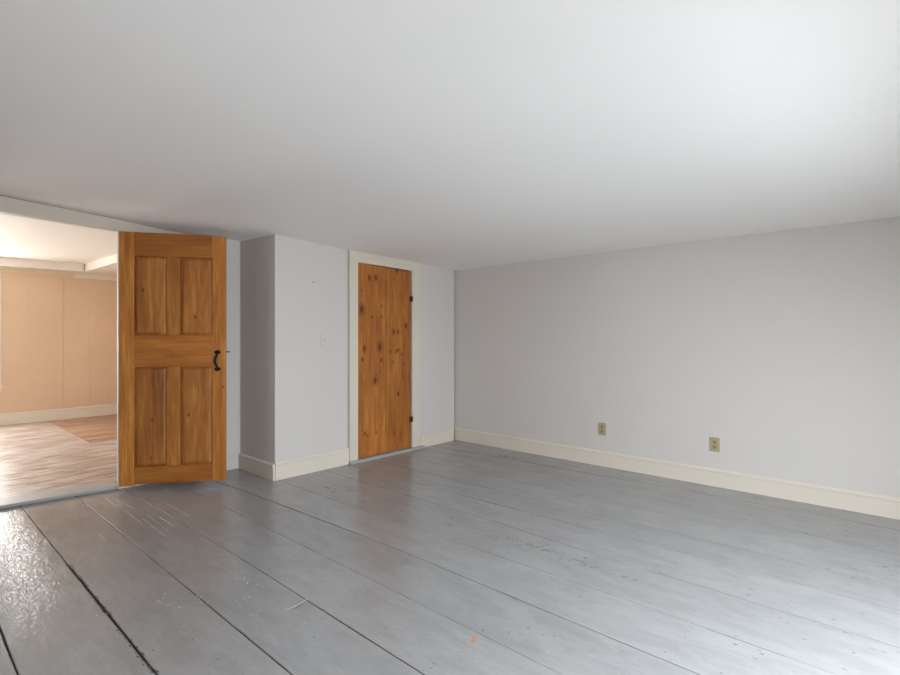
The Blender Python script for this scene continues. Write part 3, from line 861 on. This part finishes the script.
# tan board panels with slightly buckled seams
def panel2(x0, x1, z0, z1, seed, bulge=0.004):
    r = random.Random(seed)
    nz = 12; nx = 6
    bm = new()
    g = []
    for i in range(nx + 1):
        col = []
        for k in range(nz + 1):
            u = i / nx; z = z0 + (z1 - z0) * k / nz
            edge = 1 if (i in (0, nx)) else 0
            d = 0.003 + 0.004 * (seed % 2)
            xx = x0 + (x1 - x0) * u + 0
            col.append(bm.verts.new((xx, Y2 - d, z)))
        g.append(col)
    for i in range(nx):
        for k in range(nz): bm.faces.new((g[i][k], g[i + 1][k], g[i + 1][k + 1], g[i][k + 1]))
    ex = bmesh.ops.extrude_face_region(bm, geom=list(bm.faces))
    for v in [q for q in ex['geom'] if isinstance(q, bmesh.types.BMVert)]: v.co.y = Y2
    o = obj('wallpaper_panel', bm, M['paper'], wall2, smooth=False)
    return o
panel2(1.007, 1.669, 0.18, 2.100, 1, 0.0)
panel2(1.6705, 1.9935, 0.18, 2.095, 2, 0.0)
panel2(1.9945, 2.65, 0.18, 2.090, 3, 0.0)
panel2(XL, 0.0, 0.18, 2.1, 4, 0.001)
panel2(0.003, 1.0045, 0.18, 0.48, 5, 0.001)
baseboard('baseboard_far', (2.65, Y2), (XL, Y2), 0.178, 0.020, m=M['trim2'])
bpy.data.objects['baseboard_far'].location.z = 0.0
# picture strip under the soffit
bm = new(); box(bm, 1.80, 2.65, Y2 - 0.022, Y2, 2.088, 2.165, 0.002)
struct('trim_10', bm, M['trim2'])
M['yellow'] = plaster('yellowed_paper_edge', (0.70, 0.58, 0.36), 0.7)
for i, (x0, x1) in enumerate(((1.0, 1.235), (1.245, 1.62), (1.63, 1.79))):
    bm = new(); box(bm, x0, x1, Y2 - 0.018, Y2, 2.098, 2.132, 0.002)
    struct('trim_%d' % (11 + i), bm, M['yellow'])
window('window_2', bwx0, bwx1, bwz0, bwz1, Matrix.Translation((0, Y2, 0)))
# left wall of second room with a window
bm = new()
ly0, ly1, lz0, lz1 = 5.95, 7.25, 0.60, 1.95
for y0, y1, z0, z1 in ((4.87, ly0, -0.1, 2.4), (ly1, Y2 + 0.16, -0.1, 2.4), (ly0, ly1, -0.1, lz0), (ly0, ly1, lz1, 2.4)):
    box(bm, XL - T, XL, y0, y1, z0, z1)
struct('wall_far_left', bm, M['trim2'])
window('window_3', ly0, ly1, lz0, lz1, Matrix.Translation((XL, 0, 0)) @ Matrix.Rotation(math.pi / 2, 4, 'Z'))
bm = new(); box(bm, 2.65, 2.80, 4.55, Y2 + 0.16, -0.1, 2.4)
struct('wall_far_right', bm, M['paper'])
# ceiling of the second room in three plaster boards with seams along Y, and the boxed soffits
bm = new(); 
hexa(bm, [(XL - T, 4.895, Z2 + 0.012), (2.8, 4.45, Z2 + 0.012), (2.8, Y2 + 0.1, Z2 + 0.012), (XL - T, Y2 + 0.1, Z2 + 0.012),
          (XL - T, 4.895, 2.45), (2.8, 4.45, 2.45), (2.8, Y2 + 0.1, 2.45), (XL - T, Y2 + 0.1, 2.45)])
ceil2 = struct('ceiling_second_room', bm, M['ceiling2'], label='cream plasterboard ceiling of the second room')
for x0, x1, za, zb_ in ((XL, 0.8695, 2.345, Z2 + 0.002), (0.870, 2.65, Z2 + 0.002, Z2)):
    bm = new()
    y0a, y0b = ywall(x0) + 0.002, ywall(x1) + 0.002
    hexa(bm, [(x0, y0a, za), (x1, y0b, zb_), (x1, Y2, zb_), (x0, Y2, za), (x0, y0a, za + 0.03), (x1, y0b, zb_ + 0.03), (x1, Y2, zb_ + 0.03), (x0, Y2, za + 0.03)])
    obj('ceiling_panel', bm, M['ceiling2'], ceil2)
M['soffit'] = plaster('pale_soffit_paint', (0.74, 0.68, 0.62), 0.6, 0.05)
bm = new()
slab(bm, (XL, 8.86 + 0.38), (1.86, 8.66), 0.5, 2.16, Z2 + 0.02)
bm.free(); bm = new()
hexa(bm, [(XL, 8.93, 2.165), (1.86, 8.68, 2.16), (1.86, Y2, 2.16), (XL, Y2, 2.165), (XL, 8.93, 2.31), (1.86, 8.68, 2.30), (1.86, Y2, 2.30), (XL, Y2, 2.31)])
struct('trim_14', bm, M['soffit'], label='boxed beam along the top of the far wall')
bm = new()
hexa(bm, [(1.861, Y2, 2.16), (2.02, 4.60, 2.17), (2.65, 4.60, 2.17), (2.65, Y2, 2.16), (1.861, Y2, 2.30), (2.02, 4.60, 2.30), (2.65, 4.60, 2.30), (2.65, Y2, 2.30)])
struct('trim_15', bm, M['soffit'], label='boxed beam running along the right side of the second room')

# ground outside the windows
M['ground'] = plaster('pale_ground', (0.35, 0.36, 0.33), 0.9, 0.1)
